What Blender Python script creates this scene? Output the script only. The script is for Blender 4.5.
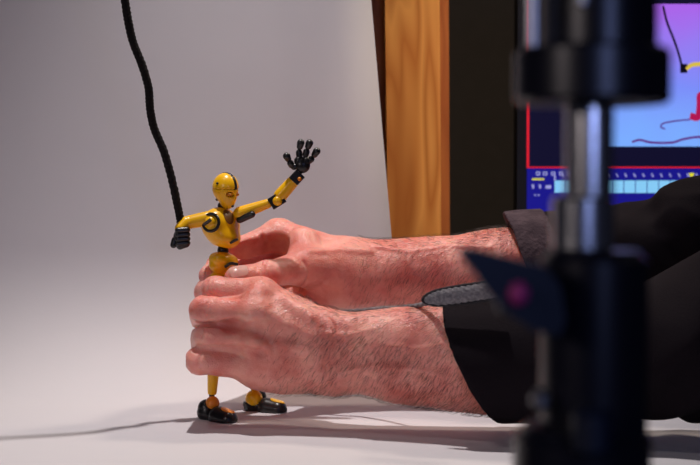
import bpy, bmesh, math, random
import numpy as np
from mathutils import Vector, Matrix
random.seed(7); rng = np.random.default_rng(7)
for o in list(bpy.data.objects): bpy.data.objects.remove(o)
scn = bpy.context.scene; COL = scn.collection
PI = math.pi

# ------------------------------------------------------------------ camera, world, lights, exposure
FPX, HC = 1250.0, 0.184
PITCH = math.atan((232.5-190)/FPX)
cd = bpy.data.cameras.new('camera'); cam = bpy.data.objects.new('camera', cd); COL.objects.link(cam)
cam.location = (0, -1, HC); cam.rotation_euler = (PI/2-PITCH, 0, 0)
cd.sensor_width = 36; cd.lens = FPX*36/700; cd.clip_start = .01
cd.dof.use_dof = True; cd.dof.focus_distance = 0.985; cd.dof.aperture_fstop = 9.5
scn.camera = cam
w = bpy.data.worlds.new('world'); scn.world = w; w.use_nodes = True
w.node_tree.nodes['Background'].inputs[0].default_value = (.42, .45, .8, 1)
w.node_tree.nodes['Background'].inputs[1].default_value = .012
def light(name, typ, loc, target, energy, color, size=.05, size_y=None, spot=None, blend=.5):
    l = bpy.data.lights.new(name, typ); l.energy = energy; l.color = color
    if typ == 'AREA':
        l.size = size
        if size_y: l.shape = 'RECTANGLE'; l.size_y = size_y
    else: l.shadow_soft_size = size
    if spot: l.spot_size = math.radians(spot); l.spot_blend = blend
    o = bpy.data.objects.new(name, l); COL.objects.link(o); o.location = loc
    o.rotation_euler = (Vector(target)-Vector(loc)).to_track_quat('-Z', 'Y').to_euler()
    return o
light('key_lamp', 'SPOT', (-.13, -.04, 1.15), (-.05, -.05, 0), 36, (1, .93, .90), .016, spot=52, blend=.9)
light('second_lamp', 'SPOT', (-.42, -.40, 1.10), (-.04, .05, .06), 3, (1, .90, .86), .03, spot=60, blend=.8)
light('fill_lamp', 'AREA', (-.8, -1.25, .50), (0, 0, .12), 1.7, (1, .86, .86), .2)
light('rear_fill', 'AREA', (.40, .20, .90), (.07, .31, .15), 3.0, (1, .84, .68), .12)  # added area light, brightens post, far sleeve and wall
light('post_spot', 'SPOT', (.45, -.30, 1.0), (.075, .31, .235), 19, (1, .86, .68), .03, spot=18, blend=.8)  # added spot that brightens the timber post
light('cool_fill', 'AREA', (.24, -1.5, .35), (.15, -.4, .15), 1.1, (.36, .46, 1), .2)  # added unseen cool light, tints the stand and clothing blue
vs = scn.view_settings; vs.view_transform = 'Standard'; vs.look = 'None'; vs.exposure = 0; vs.gamma = 1; vs.use_curve_mapping = False

# ------------------------------------------------------------------ helpers
CAM = np.array([0, -1, HC]); cp, sp_ = math.cos(PITCH), math.sin(PITCH)
def ray(px, py):
    a, b = (px-350)/FPX, (232.5-py)/FPX
    return np.array([a, cp+b*sp_, b*cp-sp_])
def P(px, py, y=0.0):
    d = ray(px, py); t = (y+1)/d[1]
    return CAM+d*t
def V(px, py, y=0.0): return Vector(P(px, py, y))

def mat(name, color, rough=.5, metal=0, emis=None, estr=1, sss=0, bump=None, noise=None, spec=.5, coat=0):
    m = bpy.data.materials.new(name); m.use_nodes = True; nt = m.node_tree
    b = nt.nodes['Principled BSDF']; b.inputs['Base Color'].default_value = (*color, 1)
    b.inputs['Roughness'].default_value = rough; b.inputs['Metallic'].default_value = metal
    b.inputs['Specular IOR Level'].default_value = spec; b.inputs['Coat Weight'].default_value = coat
    if emis: b.inputs['Emission Color'].default_value = (*emis, 1); b.inputs['Emission Strength'].default_value = estr
    tc = nt.nodes.new('ShaderNodeTexCoord')
    if sss:
        b.inputs['Subsurface Weight'].default_value = sss
        b.inputs['Subsurface Radius'].default_value = (1, .18, .10); b.inputs['Subsurface Scale'].default_value = .007
    if noise:      # (scale, colour2, contrast)
        n = nt.nodes.new('ShaderNodeTexNoise'); n.inputs['Scale'].default_value = noise[0]; n.inputs['Detail'].default_value = 5
        r = nt.nodes.new('ShaderNodeValToRGB'); r.color_ramp.elements[0].position = .5-noise[2]; r.color_ramp.elements[1].position = .5+noise[2]
        r.color_ramp.elements[0].color = (*color, 1); r.color_ramp.elements[1].color = (*noise[1], 1)
        nt.links.new(tc.outputs['Object'], n.inputs['Vector']); nt.links.new(n.outputs['Fac'], r.inputs['Fac']); nt.links.new(r.outputs[0], b.inputs['Base Color'])
    if bump:       # (scale, strength, distance)
        n = nt.nodes.new('ShaderNodeTexNoise'); n.inputs['Scale'].default_value = bump[0]; n.inputs['Detail'].default_value = 4
        bp = nt.nodes.new('ShaderNodeBump'); bp.inputs['Strength'].default_value = bump[1]; bp.inputs['Distance'].default_value = bump[2]
        nt.links.new(tc.outputs['Object'], n.inputs['Vector']); nt.links.new(n.outputs['Fac'], bp.inputs['Height']); nt.links.new(bp.outputs[0], b.inputs['Normal'])
    return m

def link(name, me, m, parent=None, smooth=False):
    if smooth: me.polygons.foreach_set('use_smooth', [True]*len(me.polygons))
    if m: me.materials.append(m)
    o = bpy.data.objects.new(name, me); COL.objects.link(o)
    if parent:
        o.parent = parent; 
        bpy.context.view_layer.update()
        o.matrix_parent_inverse = parent.matrix_world.inverted()
    return o
def obj(name, bm, m, parent=None, smooth=False, bevel=0):
    if bevel: bmesh.ops.bevel(bm, geom=[e for e in bm.edges if e.calc_face_angle(0) > .5], offset=bevel, segments=2, affect='EDGES', profile=.6)
    me = bpy.data.meshes.new(name); bmesh.ops.recalc_face_normals(bm, faces=bm.faces); bm.to_mesh(me); bm.free()
    o = link(name, me, m, parent)
    if smooth:
        for p in me.polygons: p.use_smooth = True
        me.set_sharp_from_angle(angle=math.radians(40))
    return o
def empty(name, loc, label, cat, group=None):
    o = bpy.data.objects.new(name, None); COL.objects.link(o); o.location = loc; o.empty_display_size = .02
    o['label'] = label; o['category'] = cat
    if group: o['group'] = group
    return o
def tag(o, label, cat, group=None):
    o['label'] = label; o['category'] = cat
    if group: o['group'] = group
    return o
def struct(o): o['kind'] = 'structure'; return o
def box(bm, lo, hi, M=None):
    vs_ = bmesh.ops.create_cube(bm, size=1)['verts']
    for v in vs_:
        v.co = Vector([lo[i]+(v.co[i]+.5)*(hi[i]-lo[i]) for i in range(3)])
        if M: v.co = M @ v.co
def frame_of(d):
    d = Vector(d).normalized(); u = d.orthogonal().normalized(); return u, d.cross(u), d
def tube(bm, pts, rad, seg=16, caps=True, twist=None):
    pts = [Vector(p) for p in pts]
    if not hasattr(rad, '__len__'): rad = [rad]*len(pts)
    rings = []; u = None
    for i, p in enumerate(pts):
        d = (pts[min(i+1, len(pts)-1)]-pts[max(i-1, 0)]).normalized()
        u = d.orthogonal().normalized() if u is None else (u-d*u.dot(d)).normalized()
        v = d.cross(u)
        ring = []
        for k in range(seg):
            a = 2*PI*k/seg; r = rad[i]
            if twist: r *= twist(i, a)
            ring.append(bm.verts.new(p+(u*math.cos(a)+v*math.sin(a))*r))
        rings.append(ring)
    for a, b in zip(rings, rings[1:]):
        for k in range(seg): bm.faces.new((a[k], a[(k+1) % seg], b[(k+1) % seg], b[k]))
    if caps: bm.faces.new(rings[0][::-1]); bm.faces.new(rings[-1])
def lathe(bm, base, prof, seg=32, axis=(0, 0, 1)):   # prof: (r, h) along axis
    u, v, d = frame_of(axis); base = Vector(base); rings = []
    for r, h in prof:
        rings.append([bm.verts.new(base+d*h+(u*math.cos(2*PI*k/seg)+v*math.sin(2*PI*k/seg))*max(r, 1e-5)) for k in range(seg)])
    for a, b in zip(rings, rings[1:]):
        for k in range(seg): bm.faces.new((a[k], a[(k+1) % seg], b[(k+1) % seg], b[k]))
    bm.faces.new(rings[0][::-1]); bm.faces.new(rings[-1])
def ball(bm, c, r, M=None, seg=20):
    vs_ = bmesh.ops.create_uvsphere(bm, u_segments=seg, v_segments=seg//2+2, radius=1)['verts']
    r = r if hasattr(r, '__len__') else (r, r, r)
    for v in vs_:
        q = Vector((v.co.x*r[0], v.co.y*r[1], v.co.z*r[2]))
        v.co = (M @ q if M else q)+Vector(c)
def roundcone(bm, a, b, ra, rb, seg=16):
    a, b = Vector(a), Vector(b); L = (b-a).length; d = (b-a)/L
    pts, rad = [], []
    for k in range(7):
        t = PI/2*k/6; pts.append(a-d*ra*math.cos(t)); rad.append(max(ra*math.sin(t), 1e-5))
    for k in range(1, 5): pts.append(a.lerp(b, k/5)); rad.append(ra+(rb-ra)*k/5)
    for k in range(7):
        t = PI/2*k/6; pts.append(b+d*rb*math.sin(t)); rad.append(max(rb*math.cos(t), 1e-5))
    tube(bm, pts, rad, seg)
def spline(pts, n):
    pts = [np.array(p, float) for p in pts]; out = []
    q = [2*pts[0]-pts[1]]+pts+[2*pts[-1]-pts[-2]]
    for i in range(1, len(q)-2):
        for k in range(n):
            t = k/n; a, b, c, d = q[i-1], q[i], q[i+1], q[i+2]
            out.append(.5*((2*b)+(-a+c)*t+(2*a-5*b+4*c-d)*t*t+(-a+3*b-3*c+d)*t**3))
    out.append(pts[-1]); return out

# ---- smooth solids: signed distances, meshed by surface nets
def smin(a, b, k):
    h = np.clip(.5+.5*(b-a)/k, 0, 1); return b+(a-b)*h-k*h*(1-h)
def cap(p, a, b, ra, rb=None):
    rb = ra if rb is None else rb
    a = np.asarray(a, np.float32); ab = np.asarray(b, np.float32)-a; pa = p-a
    t = np.clip(pa@ab/(ab@ab), 0, 1)
    return np.linalg.norm(pa-t[:, None]*ab, axis=1)-(ra+(rb-ra)*t)
def ell(p, c, r, R=None):
    q = p-np.asarray(c, np.float32)
    if R is not None: q = q@R
    q = q/np.asarray(r, np.float32); l = np.linalg.norm(q, axis=1)
    return (l-1)*l/np.maximum(np.linalg.norm(q/np.asarray(r, np.float32), axis=1), 1e-9)
def chain(p, pts, rads, k=.004):
    d = None
    for i in range(len(pts)-1):
        c = cap(p, pts[i], pts[i+1], rads[i], rads[i+1]); d = c if d is None else smin(d, c, k)
    return d
def sdf_mesh(name, f, lo, hi, h):
    lo = np.asarray(lo, float); hi = np.asarray(hi, float); B = 4
    nb = np.ceil((hi-lo)/(h*B)).astype(int)
    cx = [lo[i]+(np.arange(nb[i])+.5)*h*B-.5*h for i in range(3)]
    G = np.stack(np.meshgrid(*cx, indexing='ij'), -1).reshape(-1, 3).astype(np.float32)
    Fc = f(G).reshape(nb); n = nb*B
    F = np.repeat(np.repeat(np.repeat(Fc, B, 0), B, 1), B, 2).astype(np.float32)
    act = np.argwhere(np.abs(Fc) < h*B*1.9)
    off = np.stack(np.meshgrid(*[np.arange(B)]*3, indexing='ij'), -1).reshape(-1, 3)
    for s in range(0, len(act), 6000):
        idx = (act[s:s+6000, None, :]*B+off[None]).reshape(-1, 3)
        F[idx[:, 0], idx[:, 1], idx[:, 2]] = f((lo+idx*h).astype(np.float32))
    S = F < 0; c8 = [(i, j, k) for i in (0, 1) for j in (0, 1) for k in (0, 1)]
    def sl(A, o): return A[o[0]:A.shape[0]-1+o[0], o[1]:A.shape[1]-1+o[1], o[2]:A.shape[2]-1+o[2]]
    cnt = sum(sl(S, o).astype(np.int8) for o in c8)
    cells = np.argwhere((cnt > 0) & (cnt < 8)); ids = -np.ones(cnt.shape, np.int64)
    ids[cells[:, 0], cells[:, 1], cells[:, 2]] = np.arange(len(cells))
    acc = np.zeros((len(cells), 3)); num = np.zeros(len(cells))
    for o1 in c8:
        for ax in range(3):
            if o1[ax]: continue
            o2 = list(o1); o2[ax] = 1
            a = F[cells[:, 0]+o1[0], cells[:, 1]+o1[1], cells[:, 2]+o1[2]]; b = F[cells[:, 0]+o2[0], cells[:, 1]+o2[1], cells[:, 2]+o2[2]]
            m = (a < 0) != (b < 0); t = np.where(m, a/np.where(m, a-b, 1), 0)
            pos = np.array(o1)[None]+np.zeros((len(cells), 3)); pos[:, ax] += t
            acc += pos*m[:, None]; num += m
    verts = lo+(cells+acc/num[:, None])*h
    faces = []
    for ax in range(3):
        u, v = (ax+1) % 3, (ax+2) % 3
        a = S[tuple(slice(0, -1) if i == ax else slice(None) for i in range(3))]; b = S[tuple(slice(1, None) if i == ax else slice(None) for i in range(3))]
        e = np.argwhere(a != b); e = e[(e[:, u] > 0) & (e[:, v] > 0) & (e[:, u] < n[u]-1) & (e[:, v] < n[v]-1)]
        du = np.zeros(3, int); du[u] = 1; dv = np.zeros(3, int); dv[v] = 1
        q = np.stack([ids[tuple((e-x).T)] for x in (du+dv, dv, 0*du, du)], 1)
        flip = ~a[tuple(e.T)]; q[flip] = q[flip][:, ::-1]
        faces.append(q[(q >= 0).all(1)])
    faces = np.concatenate(faces)
    return verts, faces
def to_mesh(name, verts, faces):
    me = bpy.data.meshes.new(name); me.vertices.add(len(verts)); me.vertices.foreach_set('co', np.asarray(verts, np.float32).ravel())
    me.loops.add(len(faces)*4); me.loops.foreach_set('vertex_index', faces.astype(np.int32).ravel())
    me.polygons.add(len(faces)); me.polygons.foreach_set('loop_start', np.arange(0, len(faces)*4, 4, dtype=np.int32))
    me.update(calc_edges=True); me.validate(); return me
def sdf_obj(name, f, lo, hi, h, m, parent=None):
    v, q = sdf_mesh(name, f, lo, hi, h); return link(name, to_mesh(name, v, q), m, parent, True)
def surf(f, px, py, y0=-.16, y1=.12, n=500):       # first hit of the sight line with a solid: where a vein or crease lies on it
    ys = np.linspace(y0, y1, n); pts = np.array([P(px, py, y) for y in ys], np.float32); d = f(pts)
    i = np.argmax(d < 0); return pts[i] if d[i] < 0 else pts[np.argmin(d)]
def nrm(v): v = np.asarray(v, float); return v/np.linalg.norm(v)
def fnoise(p, s, seed=0):
    r = np.random.default_rng(seed); out = 0
    for k in range(5):
        d = r.normal(size=3); d /= np.linalg.norm(d); out = out+np.sin(p@(d*s*(1+.5*r.random())).astype(np.float32)+r.random()*6.28)
    return out/5

# ------------------------------------------------------------------ materials
M_paper = mat('backdrop_paper', (.645, .62, .65), .75, noise=(3, (.68, .655, .68), .3), bump=(25, .15, .002), spec=.3)
M_wall = mat('dark_wall', (.105, .085, .070), .9, noise=(40, (.09, .075, .06), .3))
M_floor = mat('dark_floor', (.06, .05, .045), .7, noise=(6, (.09, .075, .06), .3))
M_black = mat('black_plastic', (.006, .006, .012), .32)
M_fblk = mat('figure_black', (.012, .011, .012), .3, bump=(300, .1, .0003))
M_yel = mat('yellow_plastic', (1.0, .56, .008), .28, noise=(60, (.96, .50, .006), .3))
M_org = mat('orange_plastic', (.85, .27, .02), .35)
M_chrome = mat('chrome', (.92, .92, .93), .24, metal=1)
M_steel = mat('brushed_steel', (.5, .5, .52), .35, metal=1)
M_navy = mat('navy_plastic', (.004, .008, .024), .45)
M_cuff_lit = mat('lit_cuff_fabric', (.085, .058, .068), .95, bump=(260, 1, .0015), noise=(90, (.045, .03, .038), .2), spec=.15)  # paler than the sweatshirt: light on the far sleeve put into the colour
M_cloth = mat('dark_fabric', (.009, .006, .0085), .95, bump=(700, .6, .0006), noise=(14, (.0065, .004, .0065), .3), spec=.15)
M_trous = mat('trouser_fabric', (.02, .02, .03), .95)
M_knit = mat('grey_knit', (.13, .125, .14), .95, bump=(900, .8, .0008), noise=(500, (.3, .28, .29), .2), spec=.2)
M_hair = mat('hair_brown', (.035, .014, .008), .6)
M_rope = mat('black_cord', (.010, .007, .007), .85, bump=(1200, .9, .001), spec=.25)
M_nail = mat('fingernail', (.84, .40, .34), .3, sss=.3)
M_tab = mat('table_wood', (.35, .22, .12), .6)

# skin: mottled pink with fine pores and creases
M_skin = mat('skin', (.78, .37, .28), .35, sss=.6, spec=.5)
nt = M_skin.node_tree; L = nt.links; b = nt.nodes['Principled BSDF']
tc = nt.nodes.new('ShaderNodeTexCoord')
n1 = nt.nodes.new('ShaderNodeTexNoise'); n1.inputs['Scale'].default_value = 38; n1.inputs['Detail'].default_value = 6; n1.inputs['Roughness'].default_value = .6
r1 = nt.nodes.new('ShaderNodeValToRGB'); r1.color_ramp.elements[0].position = .34; r1.color_ramp.elements[1].position = .68
r1.color_ramp.elements[0].color = (.70, .19, .150, 1); r1.color_ramp.elements[1].color = (.95, .46, .375, 1)
n2 = nt.nodes.new('ShaderNodeTexVoronoi'); n2.inputs['Scale'].default_value = 620; n2.feature = 'DISTANCE_TO_EDGE'
n3 = nt.nodes.new('ShaderNodeTexNoise'); n3.inputs['Scale'].default_value = 260; n3.inputs['Detail'].default_value = 5
ad = nt.nodes.new('ShaderNodeMath'); ad.operation = 'MULTIPLY_ADD'; ad.inputs[1].default_value = .8
bp = nt.nodes.new('ShaderNodeBump'); bp.inputs['Strength'].default_value = .55; bp.inputs['Distance'].default_value = .0011
for n_ in (n1, n2, n3): L.new(tc.outputs['Object'], n_.inputs['Vector'])
L.new(n1.outputs['Fac'], r1.inputs['Fac']); L.new(r1.outputs[0], b.inputs['Base Color'])
L.new(n2.outputs['Distance'], ad.inputs[0]); L.new(n3.outputs['Fac'], ad.inputs[2]); L.new(ad.outputs[0], bp.inputs['Height']); L.new(bp.outputs[0], b.inputs['Normal'])

# wood with long grain arches
def wood(name, c1, c2, scale=1):
    m = mat(name, c1, .55); nt = m.node_tree; L = nt.links; b = nt.nodes['Principled BSDF']
    tc = nt.nodes.new('ShaderNodeTexCoord'); mp = nt.nodes.new('ShaderNodeMapping'); mp.inputs['Scale'].default_value = (20*scale, 20*scale, 3.0*scale)
    n = nt.nodes.new('ShaderNodeTexNoise'); n.inputs['Scale'].default_value = 1.0; n.inputs['Detail'].default_value = 2; n.inputs['Distortion'].default_value = .4
    mu = nt.nodes.new('ShaderNodeMath'); mu.operation = 'MULTIPLY'; mu.inputs[1].default_value = 6.5
    fr = nt.nodes.new('ShaderNodeMath'); fr.operation = 'PINGPONG'; fr.inputs[1].default_value = .5
    r = nt.nodes.new('ShaderNodeValToRGB'); r.color_ramp.elements[0].color = (*c1, 1); r.color_ramp.elements[1].color = (*c2, 1); r.color_ramp.elements[1].position = .5
    L.new(tc.outputs['Object'], mp.inputs[0]); L.new(mp.outputs[0], n.inputs['Vector']); L.new(n.outputs['Fac'], mu.inputs[0]); L.new(mu.outputs[0], fr.inputs[0]); L.new(fr.outputs[0], r.inputs['Fac']); L.new(r.outputs[0], b.inputs['Base Color'])
    return m
M_pine = wood('pine', (.62, .19, .018), (.92, .39, .075))
M_pine_shade = wood('pine_shaded', (.40, .11, .015), (.52, .17, .03), 1.3)  # darker pine: shadow on the rear board put into its colour

# ------------------------------------------------------------------ room
FZ = -1.0
bm = bmesh.new(); box(bm, (-1.6, -2.2, FZ-.05), (2.2, 1.3, FZ)); struct(obj('floor', bm, M_floor))
bm = bmesh.new(); box(bm, (-1.6, 1.25, FZ), (2.2, 1.3, 1.5)); struct(obj('wall_back', bm, M_wall))

# work table
t = empty('work_table', (-.14, -.05, FZ), 'long wooden work table under the white paper sweep', 'table')
bm = bmesh.new(); box(bm, (-.75, -.40, -.032), (.345, .262, -.0012)); obj('tabletop', bm, M_tab, t, bevel=.003)
for x in (-.70, .26):
    for y in (-.36, .20):
        bm = bmesh.new(); box(bm, (x, y, FZ), (x+.045, y+.045, -.032)); obj('leg', bm, M_tab, t)

# paper sweep: lies on the table, curves up behind; its right edge is cut on a slant
prof = []                                   # (y, z, x_right)
for k in range(12): prof.append((-.39+.45*k/11, 0, .335))
R_ = .13; yc = .06
for k in range(1, 15):
    a = PI/2*k/14; prof.append((yc+R_*math.sin(a)*1.0, R_-R_*math.cos(a), .335))
for k in range(1, 12): prof.append((.19+.01*k/11, .13+.47*k/11, .3))
bm = bmesh.new(); rows = []
def xright(y, z):
    if z < .012: return .335
    e = P(391.5, 235, .19)[0]; s = (P(371.5, 0, .19)[0]-e)/(P(371.5, 0, .19)[2]-P(391.5, 235, .19)[2])
    line = e+s*(z-P(391.5, 235, .19)[2])
    t = min(1, (z-.012)/.09); return .335*(1-t)+line*t
for y, z, _ in prof:
    xr = xright(y, z); rows.append([bm.verts.new((-.72+(xr+.72)*i/20, y, z+.0012*math.sin(i*.8+y*9)*min(1, z*12))) for i in range(21)])
for a, b_ in zip(rows, rows[1:]):
    for i in range(20): bm.faces.new((a[i], a[i+1], b_[i+1], b_[i]))
bd = obj('paper_backdrop', bm, M_paper, None); tag(bd, 'white paper backdrop sweeping up behind the yellow figure', 'backdrop')
for p in bd.data.polygons: p.use_smooth = True
sm = bd.modifiers.new('thickness', 'SOLIDIFY'); sm.thickness = .0008; sm.offset = -1

# timber post behind the backdrop
t = empty('timber_post', (.07, .33, FZ), 'orange pine timber post standing behind the backdrop edge', 'post')
def slant(pa, pb, y, y2, name, m):
    # board whose front face runs between left/right pixels at two heights
    (xl0, xr0), (xl1, xr1) = pa, pb
    bm = bmesh.new(); z0, z1 = P(0, 0, y)[2], P(0, 238, y)[2]
    X = lambda px, y: P(px, 120, y)[0]
    def at_z(z):
        t = (z-z0)/(z1-z0); return X(xl0+(xl1-xl0)*t, y), X(xr0+(xr1-xr0)*t, y)
    vv = []
    for z in (FZ, .62):
        tz = (z if z > -.2 else -.2); l, r = at_z(tz)
        vv.append([bm.verts.new(c) for c in ((l, y, z), (r, y, z), (r, y2, z), (l, y2, z))])
    a, b_ = vv
    bm.faces.new(a[::-1]); bm.faces.new(b_)
    for i in range(4): bm.faces.new((a[i], a[(i+1) % 4], b_[(i+1) % 4], b_[i]))
    obj(name, bm, m, t, bevel=.0015)
slant((388, 441.5), (394.5, 446), .29, .325, 'front_board', M_pine)
slant((364, 450), (378, 453.5), .326, .35, 'rear_board', M_pine_shade)

# ------------------------------------------------------------------ monitor on its own desk
def emi(name, c, s=1.0): 
    m = mat(name, (0, 0, 0), .4, emis=c, estr=s, spec=.2); return m
YM = .42
t = empty('desk', (.55, .55, FZ), 'dark desk carrying the monitor behind the arms', 'desk')
bm = bmesh.new(); box(bm, (.15, .36, -.03), (1.0, .9, 0)); obj('desktop', bm, M_black, t, bevel=.003)
for x in (.17, .93):
    for y in (.38, .83):
        bm = bmesh.new(); box(bm, (x, y, FZ), (x+.045, y+.045, -.03)); obj('leg', bm, M_black, t)
xm = P(517, 100, YM)[0]; zt = P(600, -38, YM)[2]; zb = P(600, 243, YM)[2]; xR = xm+.56
mon = empty('computer_monitor', (xm+.28, YM+.05, 0), 'glowing monitor showing frame-by-frame animation software beside the post', 'monitor')
M_bez = mat('bezel_plastic', (.008, .007, .008), .45)
bm = bmesh.new(); box(bm, (xm, YM+.002, zb-.012), (xR, YM+.03, zt+.01)); obj('housing', bm, M_bez, mon, bevel=.003)
bm = bmesh.new(); xi = P(526, 100, YM)[0]
for lo, hi in (((xm, YM-.004, zb-.012), (xi, YM+.003, zt+.01)), ((xR-.011, YM-.004, zb-.012), (xR, YM+.003, zt+.01)), ((xi, YM-.004, zt), (xR-.011, YM+.003, zt+.01)), ((xi, YM-.004, zb-.012), (xR-.011, YM+.003, zb))): box(bm, lo, hi)
obj('bezel', bm, M_bez, mon)
bm = bmesh.new(); box(bm, (xm+.25, YM+.03, 0.012), (xm+.31, YM+.05, (zb+zt)/2)); obj('stand_neck', bm, M_bez, mon)
bm = bmesh.new(); box(bm, (xm+.17, YM-.03, 0), (xm+.39, YM+.13, .012)); obj('stand_foot', bm, M_bez, mon, bevel=.004)
def quad(bm, x0, y0, x1, y1, lift, thick=.0004):
    a = P(x0, y0, YM); c = P(x1, y1, YM); box(bm, (a[0], YM-lift-thick, c[2]), (c[0], YM-lift, a[2]))
bm = bmesh.new(); box(bm, (xi, YM, zb), (xR-.011, YM+.0015, zt)); scr = obj('screen', bm, emi('screen_dark_navy', (.010, .008, .045), .5), mon)
# live picture: purple to pale blue
mv = emi('screen_picture', (1, 1, 1), 1.0); nt = mv.node_tree; L = nt.links
tc = nt.nodes.new('ShaderNodeTexCoord'); sx = nt.nodes.new('ShaderNodeSeparateXYZ'); mr = nt.nodes.new('ShaderNodeMapRange')
ns = nt.nodes.new('ShaderNodeTexNoise'); ns.inputs['Scale'].default_value = 9
ad = nt.nodes.new('ShaderNodeMath'); ad.operation = 'MULTIPLY_ADD'; ad.inputs[1].default_value = .09
cr = nt.nodes.new('ShaderNodeValToRGB'); e = cr.color_ramp.elements
e[0].color = (.20, .42, 1.0, 1); e[1].color = (.40, .13, .82, 1); k_ = cr.color_ramp.elements.new(.45); k_.color = (.20, .27, .95, 1)
mr.inputs['From Min'].default_value = P(0, 145, YM)[2]; mr.inputs['From Max'].default_value = P(0, 12, YM)[2]
L.new(tc.outputs['Object'], sx.inputs[0]); L.new(tc.outputs['Object'], ns.inputs['Vector']); L.new(ns.outputs['Fac'], ad.inputs[0]); L.new(sx.outputs['Z'], ad.inputs[2])
sb_ = nt.nodes.new('ShaderNodeMath'); sb_.operation = 'SUBTRACT'; sb_.inputs[1].default_value = .045
L.new(ad.outputs[0], sb_.inputs[0]); L.new(sb_.outputs[0], mr.inputs['Value']); L.new(mr.outputs[0], cr.inputs['Fac']); L.new(cr.outputs[0], nt.nodes['Principled BSDF'].inputs['Emission Color'])
bm = bmesh.new(); quad(bm, 598, 4, 905, 146.5, .0002); pic = obj('live_picture', bm, mv, scr)
bm = bmesh.new(); quad(bm, 527, 168.5, 960, 242, .0002); obj('timeline_panel', bm, emi('screen_blue', (.012, .010, .30), .8), scr)
bm = bmesh.new()
quad(bm, 527.6, -30, 528.8, 168, .0008); quad(bm, 527.6, 166.8, 960, 168, .0008)
obj('red_outline', bm, emi('screen_red', (.85, .015, .03), .9), scr)
bm = bmesh.new(); x = 554.5
while x < 940: quad(bm, x, 180.5, x+10.6, 193, .0008); x += 11.6
obj('frame_cells', bm, emi('screen_cyan', (.25, .62, .95), .95), scr)
bm = bmesh.new(); x = 562
quad(bm, 554, 175, 555.4, 181, .0008)
while x < 940:
    quad(bm, x, 173.5, x+1.4, 175.2, .0008); quad(bm, x+1, 175.2, x+2.4, 177, .0008); x += 8.9
for ix, iy in ((533, 186.5), (540, 186.5)): quad(bm, ix-.9, iy-2, ix+.9, iy+2, .0008); quad(bm, ix-1.6, iy-1.9, ix, iy-.6, .0009)
quad(bm, 545.5, 185.2, 551, 188.6, .0008)
for ix in (538, 545, 553, 561, 569):
    quad(bm, ix-2, 171.6, ix+2, 172.6, .0008); quad(bm, ix-2, 174.4, ix+2, 175.4, .0008); quad(bm, ix-2, 171.6, ix-1, 175.4, .0009); quad(bm, ix+1, 171.6, ix+2, 175.4, .0009)
quad(bm, 534, 194.4, 536, 195.6, .0008); quad(bm, 537.5, 194.4, 539.5, 195.6, .0008)
quad(bm, 534, 212.5, 546, 215, .0008); quad(bm, 537, 210.8, 542, 212.5, .0008)
obj('toolbar_marks', bm, emi('screen_lilac', (.42, .42, .85), .8), scr)
bm = bmesh.new(); quad(bm, 532, 178.3, 544, 180, .0008); M_sy = emi('screen_yellow', (.8, .75, .03), .9); obj('yellow_bar', bm, M_sy, scr); bm = bmesh.new(); quad(bm, 690, 173, 692.5, 180, .001); quad(bm, 688.8, 173, 693.7, 175.5, .0012)
obj('yellow_marker', bm, M_sy, scr)
def scr_tube(name, pts, r, c, s=1, n=8):
    bm = bmesh.new(); pp = spline([P(x, y, YM-.0008) for x, y in pts], n); tube(bm, [(p[0], YM-.0010, p[2]) for p in pp], [r*1.0]*len(pp), 6)
    for v in bm.verts: v.co.y = YM-.0008+(v.co.y-(YM-.0010))*.25
    return obj(name, bm, emi('screen_'+name, c, s), scr)
scr_tube('pictured_cord', [(663, 6), (667, 22), (674, 40), (679, 55), (682.5, 69)], .0014, (.01, .005, .03), .5)
bm = bmesh.new(); quad(bm, 680, 64, 687, 73, .0008); obj('pictured_hand', bm, emi('screen_black', (.01, .005, .02), .4), scr)
scr_tube('pictured_arm', [(686, 69), (692, 65), (700, 64), (708, 62), (716, 70), (716, 96)], .0026, (.85, .62, .08), .8)
scr_tube('pictured_red_hand', [(690, 116), (698, 117), (700, 105), (701, 95), (712, 100), (716, 118), (730, 122)], .0040, (.55, .01, .10), .8)
scr_tube('pictured_wire', [(665, 129), (661, 127), (663, 123.5), (675, 121), (690, 119.5)], .0009, (.12, .02, .33), .7)
scr_tube('pictured_shadow', [(632, 142), (640, 140), (652, 142.5), (672, 142.5), (684, 139), (700, 137), (716, 140)], .0013, (.16, .02, .30), .7)

# ------------------------------------------------------------------ black cord held by the figure
bm = bmesh.new()
base = [P(184, 238, -.012), P(181.5, 226, -.012), P(178, 208, -.014), P(172, 180, -.018), P(164, 152, -.022), P(154, 128, -.026), P(150, 108, -.03), P(148.5, 88, -.034), P(142, 65, -.038), P(133, 42, -.042), P(128, 20, -.046), P(124, -5, -.05), P(116, -45, -.055), P(100, -95, -.06), P(76, -150, -.065), P(45, -200, -.07)]
pts = spline(base, 26)
tube(bm, pts, .0031, 24, twist=lambda i, a: 1+.07*math.sin(3*a-i*1.3)+.07*random.uniform(-1, 1))
cord = obj('cord', bm, M_rope, None, True); tag(cord, 'black braided cord rising from the figure\'s clenched fist', 'cord')

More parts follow.
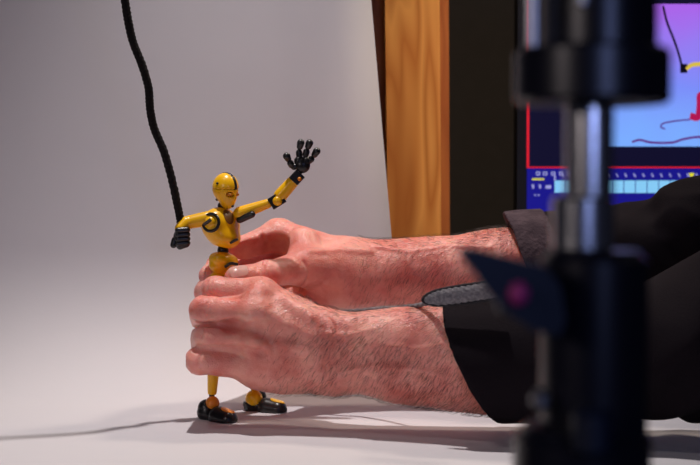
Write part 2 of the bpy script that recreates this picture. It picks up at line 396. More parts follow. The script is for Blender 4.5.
# ------------------------------------------------------------------ the yellow figure
fig = empty('articulated_figure', (P(222, 420)[0], .01, 0), 'yellow jointed toy figure with black joints waving one hand', 'action figure')
FD = nrm((.80, -.60, -.12)); SD = nrm(np.cross(FD, (0, 0, 1))); UD = np.cross(SD, FD)   # face direction, figure's own side, up
RF = np.stack([FD, SD, UD], 1)
Hc = P(225.5, 187.5, -.002)
def head_f(p, g=0):
    d = ell(p, Hc, (.0112, .0098, .0118), RF)
    d = smin(d, ell(p, Hc+FD*.0035-UD*.0085, (.0068, .0062, .0085), RF), .004)
    d = smin(d, cap(p, Hc+FD*.0098-UD*.0030, Hc+FD*.0098-UD*.0078, .0009, .0016), .0018)      # nose
    for s in (-1, 1):
        d = np.maximum(d, -ell(p, Hc+FD*.0105+SD*s*.0046-UD*.0046, (.0040, .0036, .0023), RF)) if g == 0 else d
    return d
b3 = lambda c, r: (np.asarray(c)-r, np.asarray(c)+r)
def crease_f(p):
    d = head_f(p); q = (p-Hc.astype(np.float32))@RF.astype(np.float32)
    line = np.abs(q[:, 2]-(-.0012+.10*np.maximum(q[:, 0], 0)))-.0004                 # brow seam
    return np.maximum(d, -np.maximum(line, -(d+.0007)))
hd = sdf_obj('head', crease_f, Hc-.019, Hc+.019, .00045, M_yel, fig)
def stripe_f(p):
    q = (p-Hc.astype(np.float32))@RF.astype(np.float32); d = ell(p, Hc, (.0112, .0098, .0118), RF)-.00035
    return np.maximum(np.maximum(d, np.abs(q[:, 1])-.0014), np.maximum(-(q[:, 2]+.0005), -(q[:, 0]+.006)))
sdf_obj('head_stripe', stripe_f, Hc-.016, Hc+.016, .0004, M_fblk, hd)
M_eye = mat('amber_eye', (.50, .17, .004), .6); M_chest_shade = mat('chest_shade_brown', (.20, .075, .012), .4)  # the brown is the head's shadow on the chest, put into colour
for s_ in (-1, 1):
    bm = bmesh.new(); ball(bm, Hc+FD*.0086+SD*s_*.0042-UD*.0046, (.0022, .0022, .0014)); obj('eye', bm, M_eye, hd, True)
bm = bmesh.new()
for px, py in ((217.5, 183.5), (217, 199.5), (232.5, 206)):
    ball(bm, surf(lambda p: head_f(p), px, py, -.03, .03), .0012)
obj('bolt_heads', bm, M_fblk, hd)
bm = bmesh.new(); tube(bm, [P(222, 204, 0), P(222.5, 216, 0)], .0027, 16); ball(bm, P(222, 206, 0), .0036); obj('neck', bm, M_fblk, fig, True)
Cc = P(222, 228, 0)
TD = nrm((.22, 0, 1.0)); RT = np.stack([nrm(np.cross(TD, FD)), FD, TD], 1)
def chest_f(p):
    d = ell(p, Cc+np.array([-.001, 0, .002]), (.0182, .0130, .0146), RT)
    d = smin(d, ell(p, Cc+FD*.003-np.array([0, 0, .0065]), (.0138, .0118, .0098), RT), .004)
    d = smin(d, ell(p, P(212, 222, -.006), (.0085, .0085, .0085)), .002)
    d = np.maximum(d, -(cap(p, P(203, 236, -.03), P(203, 236, .03), .0015)))
    q = p@TD.astype(np.float32); z0 = float(P(226, 243, 0)@TD)
    return np.maximum(d, z0-.0035-q)
ch = sdf_obj('chest', chest_f, Cc-.026, Cc+.026, .0006, M_yel, fig)
sdf_obj('collar', lambda p: np.maximum(chest_f(p)-.0006, ell(p, P(229, 216.5, -.0085), (.0048, .007, .0062), RT)), Cc-.022, Cc+.022, .0005, M_chest_shade, ch)  # patch of painted shade below the head
def ring(bm, c, n, R, r, a0=0, a1=2*PI, seg=40):
    u, v, d = frame_of(n); c = Vector(c)
    tube(bm, [c+(u*math.cos(a0+(a1-a0)*k/seg)+v*math.sin(a0+(a1-a0)*k/seg))*R for k in range(seg+1)], r, 8)
shc = P(211, 222.5, -.0150)
bm = bmesh.new(); ring(bm, shc, (-.35, -1, .12), .0068, .0013); obj('shoulder_ring', bm, M_fblk, ch, True)
bm = bmesh.new(); ball(bm, P(211, 222.5, -.0135), (.0052, .0045, .0052)); obj('shoulder_ball', bm, M_yel, ch, True)
bm = bmesh.new(); tube(bm, [P(203.5, 225, -.0205), P(211, 219.5, -.0205)], .0014, 8); obj('shoulder_slot', bm, M_fblk, ch, True)
bm = bmesh.new(); tube(bm, [P(230, 243, -.0110), P(238, 239, -.0115)], .0011, 8); obj('chest_slot', bm, M_fblk, ch, True)
# waist, pelvis
bm = bmesh.new(); tube(bm, [P(222, 244, 0), P(223.5, 256, 0)], .0034, 16); ball(bm, P(223, 250.5, 0), .0046); obj('waist_joint', bm, M_fblk, fig, True)
Pc = P(225, 260.5, -.003)
def pelvis_f(p):
    d = ell(p, Pc, (.0128, .0085, .0066), RT)
    d = smin(d, cap(p, P(215, 259, -.004), P(216, 265, -.004), .0050, .0042), .003)
    d = smin(d, cap(p, P(224, 266, 0), P(222, 278, 0), .0055, .0050), .003)
    d = smin(d, ell(p, P(220, 267, -.003), (.0098, .0075, .0052), RT), .003)
    return np.maximum(d, -(cap(p, P(231, 270, -.02), P(238, 262, -.02), .0025)))
sdf_obj('pelvis', pelvis_f, Pc-.024, Pc+.024, .0006, M_yel, fig)
bm = bmesh.new(); tube(bm, spline([P(225, 267, -.0125), P(231, 263.5, -.0130), P(237.5, 264.5, -.0105)], 5), .0012, 8); obj('hip_band', bm, M_fblk, fig, True)
# arm holding the cord
bm = bmesh.new(); roundcone(bm, P(208, 218.5, -.009), P(190, 222, -.011), .0060, .0054); ball(bm, P(188.5, 222.5, -.0115), .0054); obj('upper_arm', bm, M_yel, fig, True)
bm = bmesh.new(); roundcone(bm, P(186, 223, -.012), P(180.5, 228.5, -.015), .0054, .0046); obj('forearm', bm, M_yel, fig, True)
bm = bmesh.new()
Fc_ = P(181.5, 237, -.014); ball(bm, Fc_, (.0066, .0062, .0068))
roundcone(bm, P(175, 240, -.016), P(173.5, 245, -.017), .0028, .0026)
for k in range(4):
    z = k*4.4; roundcone(bm, P(178, 230.5+z, -.0205), P(187, 229.8+z, -.019), .0024, .0024, 12); roundcone(bm, P(187.5, 229.8+z, -.018), P(188, 230+z, -.010), .0023, .0020, 12)
roundcone(bm, P(180, 246, -.018), P(186, 244, -.018), .003, .003, 12)
obj('fist', bm, M_fblk, fig, True)
# raised arm
bm = bmesh.new(); ball(bm, P(240, 213.5, -.002), .0052); roundcone(bm, P(240, 213.5, -.002), P(268, 203.5, -.004), .0056, .0038); obj('upper_arm', bm, M_yel, fig, True)
bm = bmesh.new(); roundcone(bm, P(240, 219.5, -.0045), P(252, 214.5, -.0075), .0030, .0027); obj('armpit_joint', bm, M_fblk, fig, True)
def plate(name, c, half, th, ang, m, y, par=fig):
    c = V(*c, y); R = Matrix.Rotation(math.radians(ang), 4, 'Y'); bm = bmesh.new(); box(bm, (-half[0], -th, -half[1]), (half[0], th, half[1]), Matrix.Translation(c)@R); return obj(name, bm, m, par, bevel=.0008)
plate('elbow_joint', (277, 200.5), (.0060, .0050), .0042, -32, M_fblk, -.005)
bm = bmesh.new(); ball(bm, P(277.5, 201, -.0082), (.0040, .0035, .0040)); obj('elbow_ball', bm, M_yel, fig, True)
bm = bmesh.new(); roundcone(bm, P(280.5, 195.5, -.005), P(292.5, 182, -.006), .0056, .0050); obj('forearm', bm, M_yel, fig, True)
plate('wrist_cuff', (297, 177.5), (.0044, .0046), .0044, -47, M_fblk, -.007)
bm = bmesh.new(); ball(bm, P(299.5, 179, -.0115), .0016); obj('wrist_bolt', bm, M_org, fig, True)
bm = bmesh.new(); hy = -.008
tube(bm, [P(299, 174, hy), P(301, 168, hy)], .0022, 12)
ball(bm, P(302.5, 165, hy), (.0062, .0040, .0066)); ball(bm, P(299, 161, hy), (.0040, .0034, .0040)); ball(bm, P(306, 161.5, hy), (.0040, .0034, .0040))
hnd = obj('hand', bm, M_fblk, fig, True)
for segs in ([(297, 166), (292.5, 167), (289.5, 161.5), (285.5, 154)], [(299.5, 159), (299, 150), (301.5, 140)], [(305, 157), (307, 149.5), (310.5, 140.5)], [(308, 162), (312.5, 158), (318.5, 148.5)]):
    bm = bmesh.new()
    for k, (a, b_) in enumerate(zip(segs, segs[1:])):
        A, B_ = V(*a, hy), V(*b_, hy-.002*k); m_ = A.lerp(B_, .34); n_ = A.lerp(B_, .70)
        last = k == len(segs)-2
        roundcone(bm, m_, n_, .0026, .0031 if last else .0027, 12); tube(bm, [A, m_], .0012, 8)
    obj('finger', bm, M_fblk, hnd, True)
# legs: front leg then back leg
def leg(hip, knee, ank, ry, shin_r):
    bm = bmesh.new(); roundcone(bm, hip, knee, .0070, .0056); obj('thigh', bm, M_yel, fig, True)
    bm = bmesh.new(); ball(bm, knee, .0058); obj('knee_joint', bm, M_fblk, fig, True)
    bm = bmesh.new(); kn, an = Vector(knee), Vector(ank); tube(bm, [kn.lerp(an, .08), kn.lerp(an, .5), kn.lerp(an, .96), an], shin_r, 20); obj('shin', bm, M_yel, fig, True)
leg(P(218, 279, -.002), P(216, 330, -.004), P(212, 394, 0), 0, [.0045, .0052, .0038, .0034])
leg(P(230, 279, .008), P(250, 330, .024), P(255.5, 389, .034), 0, [.0045, .0055, .0046, .0040])
bm = bmesh.new(); tube(bm, [P(212, 392, 0), P(211.5, 402, 0)], .0023, 14); obj('ankle_joint', bm, M_fblk, fig, True)
bm = bmesh.new(); tube(bm, [P(255.3, 388, .034), P(255, 396, .034)], .0026, 14); ball(bm, P(259.5, 396.5, .038), .0058); obj('ankle_joint', bm, M_fblk, fig, True)
def foot(pa, pt, y, yt, ballr, bc, topc, mat_ball, mat_top, open_heel=True, hz=.0095):
    """pa ankle pixel, pt toe-end pixel"""
    A = P(*pa, y); A[2] = 0; T = P(*pt, yt); T[2] = 0
    d = nrm(T-A); s = np.array([d[1], -d[0], 0])
    bm = bmesh.new(); ball(bm, P(*bc, y-.002), ballr); o1 = obj('foot_ball', bm, mat_ball, fig, True)
    def heel(p):
        z = p[:, 2]
        e_ = cap(p, A-d*.002+np.array([0, 0, .006]), A-d*.002+np.array([0, 0, hz]), .0076, .0068)
        e_ = smin(e_, cap(p, A-s*.002+[0, 0, .005], A+d*.006+[0, 0, .004], .0070, .006), .003)
        if open_heel: e_ = np.maximum(e_, -ell(p, P(*bc, y-.002)+np.array([.003, -.002, .001]), (ballr+.001,)*3))
        else: e_ = np.maximum(e_, z-.0085)
        return np.maximum(e_, .0003-z)
    h_ = sdf_obj('heel', heel, A-[.018, .018, .004], A+[.02, .018, .026], .0006, M_fblk, fig)
    M1 = A+d*.012
    def toe(p):
        e_ = cap(p, M1+[0, 0, .003], T-d*.008+[0, 0, .0028], .0076, .0074)
        q = (p-M1.astype(np.float32)); e_ = np.maximum(e_, np.abs(p[:, 2]-.0050)-.0055+.12*np.maximum(q@d.astype(np.float32), 0))
        return np.maximum(e_, .0003-p[:, 2])
    lo = np.minimum(M1, T)-[.014, .014, .004]; hi = np.maximum(M1, T)+[.014, .014, .022]
    def toe_s(p): return smin(toe(p), cap(p, M1+[0, 0, .0050], T-d*.010+[0, 0, .0035], .0068, .0056), .004)
    tn = sdf_obj('toe', toe_s, lo, hi, .0006, M_fblk, fig)
    def patch(p):
        e_ = ell(p, (M1+T)/2+np.array([0, 0, .0098])+s*topc, (.0075, .0045, .0035), np.stack([d, s, [0, 0, 1]], 1)); return np.maximum(e_, toe_s(p)-.0006)
    sdf_obj('toe_cap', patch, lo, hi, .0005, mat_top, tn)
foot((208, 414), (235.5, 414.5), -.004, -.024, .0056, (212.5, 403), -.001, M_org, M_org)
foot((254, 406), (287, 405.5), .034, .022, .0072, (254, 398.5), -.001, M_yel, M_yel, False, .004)

# ------------------------------------------------------------------ person: arms, hands, clothing
per = empty('person', (.62, 0, FZ), 'person in a dark sweatshirt reaching in to hold the figure with both hands', 'person')
# near hand (the person's left): back towards the lens, fingers curled round the legs
NI = [P(260, 294, -.042), P(217, 290, -.036), P(206, 292, -.012), P(217, 298, .012)]
NM = [P(254, 312, -.056), P(206, 310.5, -.050), P(198, 315, -.018), P(213, 320, .014)]
NR = [P(254, 338, -.056), P(210, 337, -.051), P(200, 340, -.020), P(213, 343, .012)]
NP_ = [P(257, 366, -.044), P(201, 361, -.054), P(197, 362, -.030), P(213, 364, -.002)]
NW, NW2 = P(330, 338, -.052), P(330, 366, -.050)
NE1, NE2 = P(470, 345, -.078), P(470, 366, -.072)
def near_f0(p):
    hand = None
    def add(d, k=.014):
        nonlocal hand
        hand = d if hand is None else smin(hand, d, k)
    add(cap(p, NW+[0, 0, -.002], NI[0], .0172, .0114)); add(cap(p, NW+[0, -.004, 0], NM[0], .0150, .0120)); add(cap(p, NW2+[0, -.003, 0], NR[0], .0150, .0118)); add(cap(p, NW2, NP_[0], .0175, .0115))
    add(cap(p, P(300, 362, -.034), P(262, 364, -.034), .018, .014)); add(cap(p, P(300, 322, -.030), P(266, 303, -.030), .017, .012))
    add(ell(p, P(284, 368, -.040), (.034, .017, .018)))
    fo = smin(cap(p, NW+[0, 0, -.002], NE1, .0200, .0285), cap(p, NW2+[0, 0, .0005], NE2, .0195, .0290), .012)
    fo = smin(fo, cap(p, NE1, P(660, 357, -.100), .030, .037), .02)
    fo = smin(fo, cap(p, P(380, 342, -.068), P(500, 340, -.084), .016, .026), .02)
    fo = smin(fo, cap(p, P(400, 372, -.060), P(520, 376, -.078), .018, .030), .02)
    add(fo, .014)
    fing = None
    for c, r in ((NI, (.0118, .0098, .0088, .0078)), (NM, (.0122, .0108, .0094, .0082)), (NR, (.0118, .0103, .0092, .0080)), (NP_, (.0112, .0098, .0090, .0080))):
        e_ = chain(p, c, r, .003); e_ = smin(e_, ell(p, c[1]+np.array([-.002, -.001, .0005]), (r[1]*1.02,)*3), .003)
        fing = e_ if fing is None else smin(fing, e_, .0012)
    fing = smin(fing, chain(p, [P(300, 318, -.025), P(272, 305, -.012), P(244, 300, -.008), P(226, 297, -.006)], (.014, .0105, .009, .008)), .002)
    return smin(hand, fing, .0075)
def refine(f0, ridges, grooves):
    R = []; G = []
    for px, r, k, lift in ridges: R.append(([surf(f0, *q)+np.array([0, lift, 0]) for q in px], r, k))
    for px, r, k in grooves: G.append(([surf(f0, *q) for q in px], r, k))
    def f(p):
        d = f0(p); near = np.abs(d) < .010
        if near.any():
            q = p[near]; e_ = d[near]
            for pts, r, k in R: e_ = smin(e_, chain(q, pts, [r]*len(pts), .001), k)
            for pts, r, k in G: e_ = -smin(-e_, chain(q, pts, [r]*len(pts), .001), k)
            e_ = e_+.0005*fnoise(q, 210, 3)+.0003*fnoise(q, 430, 5)
            d[near] = e_
        return d
    return f
near_f = refine(near_f0,
    [([(285, 300), (310, 318)], .0018, .008, .0014),
     ([(268, 316), (285, 324), (308, 334)], .0016, .008, .0012),
     ([(256, 337), (280, 344), (308, 350)], .0020, .006, .0010),
     ([(257, 311), (252, 314)], .0050, .010, .0042), ([(258, 336), (254, 340)], .0048, .009, .0038), ([(262, 361), (258, 363)], .0045, .009, .0036), ([(262, 291), (258, 293)], .0045, .010, .0040),
     ([(300, 342), (322, 333), (345, 336), (372, 330)], .0012, .003, .0006),
     ([(352, 350), (385, 345), (420, 350), (450, 342)], .0013, .003, .0006),
     ([(340, 372), (380, 366), (430, 372)], .0013, .004, .0006)],
    [([(240, 297.5), (228, 296.5), (214, 296), (200, 297)], .0016, .003),
     ([(236, 325), (224, 324.5), (212, 324), (198, 324)], .0028, .003),
     ([(236, 350), (226, 349), (212, 348.5), (197, 349)], .0027, .003),
     ([(230, 326), (242, 327), (258, 332), (270, 339)], .0026, .009),
     ([(232, 350), (246, 350), (260, 352)], .0018, .006),
     ([(330, 318), (334, 326), (334, 335)], .0007, .002), ([(322, 385), (326, 376), (325, 366)], .0007, .002),
     ([(208, 281), (206, 288), (207, 295)], .0006, .0015), ([(203, 303), (201, 311), (202, 319)], .0006, .0015), ([(204, 329), (202, 336), (204, 343)], .0006, .0015),
     ([(212, 281), (210.5, 288), (211, 295)], .0005, .0015), ([(207, 303), (205.5, 311), (207, 319)], .0005, .0015), ([(201, 353), (199, 360), (200, 367)], .0006, .0015)])
# far hand (the person's right): palm towards the lens, thumb in front, fingers behind the hips
FI = [P(279, 235, .064), P(247, 247, .052), P(218, 265, .030), P(208, 276, .008)]
FM = [P(288, 262, .080), P(246, 268, .070), P(216, 281, .046), P(206, 288, .016)]
FR = [P(296, 280, .074), P(252, 290, .060), P(222, 300, .040), P(212, 305, .030)]
FP = [P(302, 296, .060), P(262, 310, .052), P(240, 318, .040), P(230, 322, .035)]
FW, FW2 = P(352, 267, .052), P(352, 284, .048)
def far_f0(p):
    hand = None
    def add(d, k=.010):
        nonlocal hand
        hand = d if hand is None else smin(hand, d, k)
    add(cap(p, FW+[0, 0, .003], FI[0], .0185, .0130)); add(cap(p, FW, FM[0], .0160, .0120)); add(cap(p, FW2, FR[0], .0160, .0118)); add(cap(p, FW2, FP[0], .0175, .0115))
    add(cap(p, P(340, 268, .038), P(303, 266, .022), .0185, .0150)); add(cap(p, P(340, 285, .040), P(315, 300, .040), .018, .014))
    fo = smin(cap(p, FW, P(500, 267, .052), .0215, .0290), cap(p, FW2+[0, 0, .003], P(500, 275, .050), .0205, .0285), .012)
    fo = smin(fo, cap(p, P(500, 271, .052), P(690, 258, .06), .030, .043), .02)
    add(fo, .014)
    hand = smin(hand, cap(p, P(306, 268, .024), P(303, 243, .042), .0150, .0135), .006)
    th = chain(p, [P(303, 267, .022), P(270, 274, -.004), P(236, 277.5, -.017)], (.0145, .0100, .0088), .004)
    th = smin(th, ell(p, P(266, 274, -.005), (.011, .0105, .0108)), .004)
    fing = None
    for c, r in ((FI, (.0128, .0102, .0088, .0078)), (FM, (.0122, .0105, .0092, .0080)), (FR, (.0118, .0100, .0090, .0078)), (FP, (.0112, .0092, .0082, .0074))):
        e_ = chain(p, c, r, .003); fing = e_ if fing is None else smin(fing, e_, .0012)
    d = smin(hand, fing, .0075)
    d = -smin(-d, cap(p, P(236, 262, .036), P(276, 251, .042), .0145), .0035)
    return smin(d, th, .004)
far_f = refine(far_f0,
    [([(310, 252), (340, 250), (370, 252)], .0016, .005, .0008), ([(375, 247), (410, 252), (450, 246), (490, 248)], .0013, .003, .0006)],
    [([(262, 262), (260, 268), (262, 275)], .0006, .0018), ([(266, 261), (264, 268), (265, 276)], .0006, .0018), ([(258, 263), (256.5, 269), (258, 275)], .0005, .0015),
     ([(304, 262), (309, 272), (304, 284), (292, 291)], .0005, .003),
     ([(262, 236), (266, 243), (266, 250)], .0009, .003)])
h = .0011
v1, f1 = sdf_mesh('n', near_f, P(178, 400, -.13)*[1, 0, 0]+[-.004, -.135, .006], [.22, .040, .155], h)
v2, f2 = sdf_mesh('f', far_f, [P(190, 0, .05)[0]-.01, -.035, .05], [.22, .11, .19], h)
# rest of the body, under the clothes, and the head beyond the frame
SH1, SH2 = np.array([.56, -.20, .30]), np.array([.60, .20, .30])
EL1, EL2 = P(690, 346, -.105), P(725, 258, .06)
HD = np.array([.53, -.01, .53])
def torso_f(p):
    d = cap(p, EL1, SH1, .036, .046); d = smin(d, cap(p, EL2, SH2, .036, .046), .02)
    d = smin(d, cap(p, [.215, P(500, 355, -.08)[1]-.01, EL1[2]], EL1, .034, .036), .01); d = smin(d, cap(p, [.215, .055, EL2[2]-.01], EL2, .036, .038), .01)
    d = smin(d, cap(p, SH1, SH2, .05), .05); d = smin(d, ell(p, [.62, 0, .20], (.11, .18, .17)), .06); d = smin(d, ell(p, [.67, 0, -.02], (.12, .16, .18)), .06)
    d = smin(d, cap(p, [.57, 0, .32], [.535, -.003, .46], .055), .03)
    d = smin(d, ell(p, HD, (.095, .076, .110)), .02); d = smin(d, ell(p, HD+[-.035, 0, -.06], (.055, .05, .06)), .02)
    d = smin(d, cap(p, HD+[-.092, 0, .005], HD+[-.108, 0, -.03], .006, .011), .01)
    for s in (-1, 1):
        d = smin(d, ell(p, HD+[.005, s*.076, -.01], (.018, .008, .03)), .006); d = np.maximum(d, -ell(p, HD+[-.092, s*.032, .0], (.012, .018, .010)))
        d = smin(d, ell(p, HD+[-.078, s*.031, .0], (.013, .013, .013)), .002)
    d = np.maximum(d, -cap(p, HD+[-.09, -.02, -.067], HD+[-.09, .02, -.067], .004))
    return d
v3, f3 = sdf_mesh('t', torso_f, [.19, -.28, -.22], [.84, .28, .68], .0045)
vv = np.concatenate([v1, v2, v3]); ff = np.concatenate([f1, f2+len(v1), f3+len(v1)+len(v2)])
body = link('body', to_mesh('body', vv, ff), M_skin, per, True)
# thumb nail
tt, ti = P(236, 277.5, -.017), P(270, 274, -.004); ta = nrm(tt-ti)
up = nrm(np.array([-.25, -.75, .62])); up = nrm(up-ta*(up@ta)); sd = np.cross(ta, up); Rn = np.stack([ta, sd, up], 1)
def nail_f(p):
    q = (p-tt.astype(np.float32))@Rn.astype(np.float32)
    d = np.linalg.norm(q[:, 1:], axis=1)-.0092
    e_ = np.sqrt(((q[:, 0]+.0005)/.0072)**4+(q[:, 1]/.0062)**4)-1
    return np.maximum(np.maximum(far_f0(p)-.00035, -(far_f0(p)+.0006)), np.maximum(e_*.004, .002-q[:, 2]))
sdf_obj('thumbnail', nail_f, tt-.014, tt+.014, .0004, M_nail, body)

# arm hair, fine strands rooted in the skin
def hairs(verts, faces, xmin, n, seedv):
    r = np.random.default_rng(seedv); a, b_, c = verts[faces[:, 0]], verts[faces[:, 1]], verts[faces[:, 3]]
    N = np.cross(b_-a, c-a); N /= np.linalg.norm(N, axis=1)[:, None]+1e-12
    ok = np.where((a[:, 0] > xmin) & (N[:, 1] < .45))[0]
    wgt = 1/(1+np.exp(-(a[ok, 0]-xmin-.03)*80)); wgt *= .5+.5*(fnoise(a[ok].astype(np.float32), 90, 9) > -.2); wgt /= wgt.sum()
    return a[(k := r.choice(ok, n, p=wgt))], N[k]
bm = bmesh.new()
for (vs3, fs3, xm_, n_, sv) in ((v1, f1, P(262, 330, -.05)[0], 8000, 1), (v2, f2, P(345, 250, .05)[0], 6500, 2)):
    p0, n0 = hairs(vs3, fs3, xm_, n_, sv)
    for p, nn in zip(p0, n0):
        if p[0] > .17: continue
        fl = np.array([-.50+random.gauss(0, .20), 0, -.8+random.gauss(0, .18)]); fl = fl-nn*(fl@nn); fl = fl/(np.linalg.norm(fl)+1e-9)
        Ln = random.uniform(.0035, .008); wv = np.cross(fl, nn); wv = wv/(np.linalg.norm(wv)+1e-9)*random.uniform(.00004, .00008)
        q1 = p+fl*Ln*.5+nn*Ln*.28; q2 = p+fl*Ln+nn*Ln*.30
        a1, a2, a3 = [bm.verts.new(p+x) for x in (wv, -wv, nn*.00012)]; b1, b2, b3_ = [bm.verts.new(q1+x*.8) for x in (wv, -wv, nn*.00012)]; c1 = bm.verts.new(q2)
        bm.faces.new((a1, a2, b2, b1)); bm.faces.new((a2, a3, b3_, b2)); bm.faces.new((a3, a1, b1, b3_)); bm.faces.new((b1, b2, c1)); bm.faces.new((b2, b3_, c1)); bm.faces.new((b3_, b1, c1))
me = bpy.data.meshes.new('arm_hair'); bm.to_mesh(me); bm.free(); ah = link('arm_hair', me, M_hair, per); ah['kind'] = 'stuff'
# head hair
def hair_f(p):
    d = ell(p, HD+[.010, 0, .016], (.100, .084, .108)); d = np.maximum(d, -ell(p, HD+[-.10, 0, -.04], (.085, .10, .085))); d = np.maximum(d, (HD[2]-.05)-p[:, 2]); return d+.003*fnoise(p, 160, 2)
sdf_obj('hair', hair_f, HD-.14, HD+.14, .004, M_hair, per)

# sweatshirt: loose sleeves with open cuffs, folds
n1_ = nrm(np.cross([.44, 0, -.90], [-.32, -1, 0])); n1_ = n1_*np.sign(n1_[0])       # points to the elbow
c1_ = P(474, 362, -.078)
n2_ = nrm([1, -.05, .35]); c2_ = P(520, 250, .052)
def folds(p, s, amp, seed): return amp*(fnoise(p, s, seed)+.6*np.abs(fnoise(p, s*1.7, seed+1)))
def sleeve1(p, off=0):
    d = cap(p, P(425, 363, -.076), P(560, 357, -.090), .0455+off, .0475+off)
    d = smin(d, cap(p, P(560, 357, -.090), EL1, .0475+off, .047+off), .01)
    d = smin(d, cap(p, EL1, SH1, .048+off, .068+off), .02)
    return d
def sleeve2(p, off=0):
    d = cap(p, P(500, 265, .052), EL2, .0405+off, .054+off); d = smin(d, cap(p, EL2, SH2, .056+off, .07+off), .02); return smin(d, ell(p, P(704, 216, .03), (.044+off, .040+off, .034+off)), .010)
def shirt_f(p):
    s1 = sleeve1(p)+folds(p, 55, .0012, 11)+np.clip((p[:, 0]-.19)/.04, 0, 1)*(.0035*np.sin(p@np.float32([150, 60, -95]))+.002*fnoise(p, 120, 12)); s1 = np.maximum(s1, -((p-c1_.astype(np.float32))@n1_.astype(np.float32)))
    s1 = np.maximum(s1, -np.maximum(sleeve1(p, -.0068), ((p-c1_.astype(np.float32))@n1_.astype(np.float32))-.05))
    s2 = sleeve2(p)+folds(p, 90, .0036, 21); s2 = np.maximum(s2, -((p-c2_.astype(np.float32))@n2_.astype(np.float32)))
    s2 = np.maximum(s2, -np.maximum(sleeve2(p, -.0060), ((p-c2_.astype(np.float32))@n2_.astype(np.float32))-.05))
    t_ = smin(ell(p, [.62, 0, .20], (.135, .21, .19)), ell(p, [.67, 0, -.02], (.145, .19, .20)), .06); t_ = smin(t_, cap(p, SH1, SH2, .068), .05)
    t_ = smin(t_, cap(p, [.59, 0, .31], [.56, 0, .37], .085, .075), .02)
    t_ = t_+folds(p, 45, .005, 31); t_ = np.maximum(t_, -cap(p, [.57, 0, .35], [.53, 0, .47], .062)); t_ = np.maximum(t_, -.16-p[:, 2])
    return smin(smin(s1, t_, .02), s2, .004)
shirt = sdf_obj('sweatshirt', shirt_f, [.06, -.30, -.20], [.88, .30, .46], .0026, M_cloth, per)
# rolled cuff of the far sleeve, light on it put into paler fabric
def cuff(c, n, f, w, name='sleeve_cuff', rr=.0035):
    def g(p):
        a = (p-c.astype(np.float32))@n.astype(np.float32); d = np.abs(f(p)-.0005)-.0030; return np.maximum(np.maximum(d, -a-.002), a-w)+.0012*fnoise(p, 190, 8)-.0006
    sdf_obj(name, g, c-.085, c+.085, .0016, M_cuff_lit, shirt)
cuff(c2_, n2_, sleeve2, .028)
# trousers and shoes below the table edge
def trs(p):
    d = ell(p, [.66, 0, -.17], (.13, .18, .15))
    for s in (-1, 1): d = smin(d, chain(p, [np.array([.66, s*.10, -.2]), np.array([.64, s*.12, -.56]), np.array([.68, s*.12, -.94])], (.092, .066, .055), .02), .03)
    return np.maximum(d, FZ+.05-p[:, 2])
sdf_obj('trousers', trs, [.48, -.26, FZ], [.86, .26, 0], .007, M_trous, per)
for s in (-1, 1):
    def sh(p, s=s): return np.maximum(smin(ell(p, [.60, s*.12, FZ+.035], (.10, .046, .04)), ell(p, [.68, s*.12, FZ+.05], (.065, .05, .06)), .02), FZ+.001-p[:, 2])
    sdf_obj('shoe', sh, [.46, s*.12-.08, FZ-.01], [.78, s*.12+.08, FZ+.13], .005, M_black, per)

# grey knitted cord ending in a flat ribbed tab, between the forearms
kn = empty('knitted_tab', V(440, 300, -.08), 'grey ribbed knit tab with thin cord lying between the two forearms', 'cord')
K0, K1 = P(424, 300, -.112), P(498, 289, -.125)
kd = nrm(K1-K0); ks = nrm(np.cross(kd, [0, 1, 0])); kn3 = np.cross(kd, ks)
def tab(p):
    q = p-K0.astype(np.float32); u = q@kd.astype(np.float32); v = q@ks.astype(np.float32); w_ = q@kn3.astype(np.float32)
    Lk = float(np.linalg.norm(K1-K0)); ww = .0054*np.sqrt(np.clip(1-((np.clip(u, 0, .02)-.02)/.02)**2, .02, 1))+.0006
    d = np.sqrt((v/1.0)**2+(w_*1.9)**2)-ww; d = np.maximum(d, np.maximum(-u, u-Lk)); return d+.00035*np.sin((u*.8+v)*1700)
sdf_obj('tab', tab, np.minimum(K0, K1)-.012, np.maximum(K0, K1)+.012, .0006, M_knit, kn)
bm = bmesh.new(); ring_pts = spline([K1+ks*.0055, K0+kd*.03+ks*.0062, K0+kd*.008+ks*.005, K0-kd*.0010, K0+kd*.008-ks*.005, K0+kd*.03-ks*.0066, K1-ks*.0062], 8)
tube(bm, ring_pts, .0011, 8); obj('edging', bm, mat('dark_edging', (.02, .018, .022), .9), kn, True)
bm = bmesh.new(); tube(bm, spline([P(316, 316, .012), P(330, 314.3, .006), P(350, 311.5, .0), P(385, 309, -.03), P(415, 306, -.075), P(440, 300, -.108)], 24), .0017, 10, twist=lambda i, a: 1+.22*math.sin(a*2+i*1.3)); obj('cord_tail', bm, M_knit, kn, True)

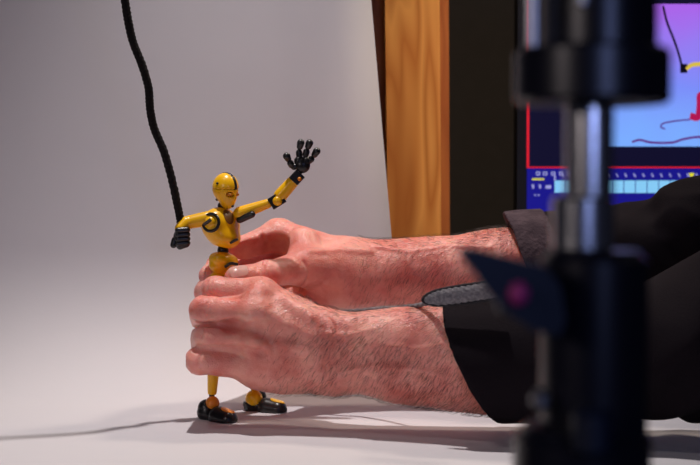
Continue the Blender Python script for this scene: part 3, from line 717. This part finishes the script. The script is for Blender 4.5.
# ------------------------------------------------------------------ light stand close to the lens
YS = -.62
def X(px): return P(px, 200, YS)[0]
def Z(py): return P(590, py, YS)[2]
k = X(591)-X(590)
st = empty('clamp_stand', (X(590), YS, FZ), 'blurred black and chrome clamp stand standing close to the lens', 'stand')
def cyl(name, x0, x1, y0, y1, m, y=YS, bev=.0012, seg=40, par=None):
    cx, r = (X(x0)+X(x1))/2, (X(x1)-X(x0))/2; z0, z1 = Z(y1), Z(y0); bm = bmesh.new()
    lathe(bm, (cx, y, z0), [(r-bev, 0), (r, bev), (r, z1-z0-bev), (r-bev, z1-z0)], seg); return obj(name, bm, m, par or st, True)
cyl('upper_housing', 541, 655, -200, 52, M_black)
cyl('collar', 514, 668, 50, 104, M_black)
cyl('side_rod', 522, 538, -200, 52, M_steel, YS-.004)
cyl('highlight_bar', 561, 573, -60, 20, M_steel, YS-.024)  # light bar of a highlight, built as a steel cylinder
cyl('neck', 565, 613, 102, 204, M_chrome)
cyl('locking_sleeve', 552, 614, 196, 252, M_chrome)
cyl('main_body', 541, 648, 250, 480, M_black, bev=.003)
cyl('lower_socket', 514, 652, 424, 560, M_black, bev=.004)
cyl('lower_tube', 560, 600, 395, 440, M_navy, YS-.022, .002)
cyl('pole', 562, 618, 555, 2400, M_steel)
cyl('side_knob', 526, 546, 382, 404, M_steel, YS-.012, .002)
# wing lever
bm = bmesh.new(); outl = [(461, 253), (466, 248), (482, 250), (515, 259), (545, 266), (560, 285), (566, 320), (560, 336), (535, 331), (508, 314), (490, 295), (474, 272), (465, 262)]
fr = [bm.verts.new(P(x, y, YS-.030+.0002*(x-465)*.3)) for x, y in outl]; bk = [bm.verts.new(v.co+Vector((0, .012, 0))) for v in fr]
bm.faces.new(fr); bm.faces.new(bk[::-1])
for i in range(len(fr)): bm.faces.new((fr[i], bk[i], bk[(i+1) % len(fr)], fr[(i+1) % len(fr)]))
lev = obj('lever', bm, M_navy, st, bevel=.003)
bm = bmesh.new(); ball(bm, P(519, 294, YS-.028), (.0030, .003, .0034)); obj('lever_glint', bm, mat('pink_glint', (.5, .04, .22), .4), lev, True)  # pink reflection on the lever, built as a coloured bump
bm = bmesh.new(); ball(bm, P(509, 305, YS-.024), (.0036, .002, .003)); obj('lever_bolt', bm, M_steel, lev, True)
for a in (90, 210, 330):
    bm = bmesh.new(); dx, dy = math.cos(math.radians(a-60)), math.sin(math.radians(a-60))
    tube(bm, [(X(590), YS, FZ+.28), (X(590)+dx*.28, YS+dy*.28, FZ+.009)], .009, 14); obj('leg', bm, M_black, st, True)
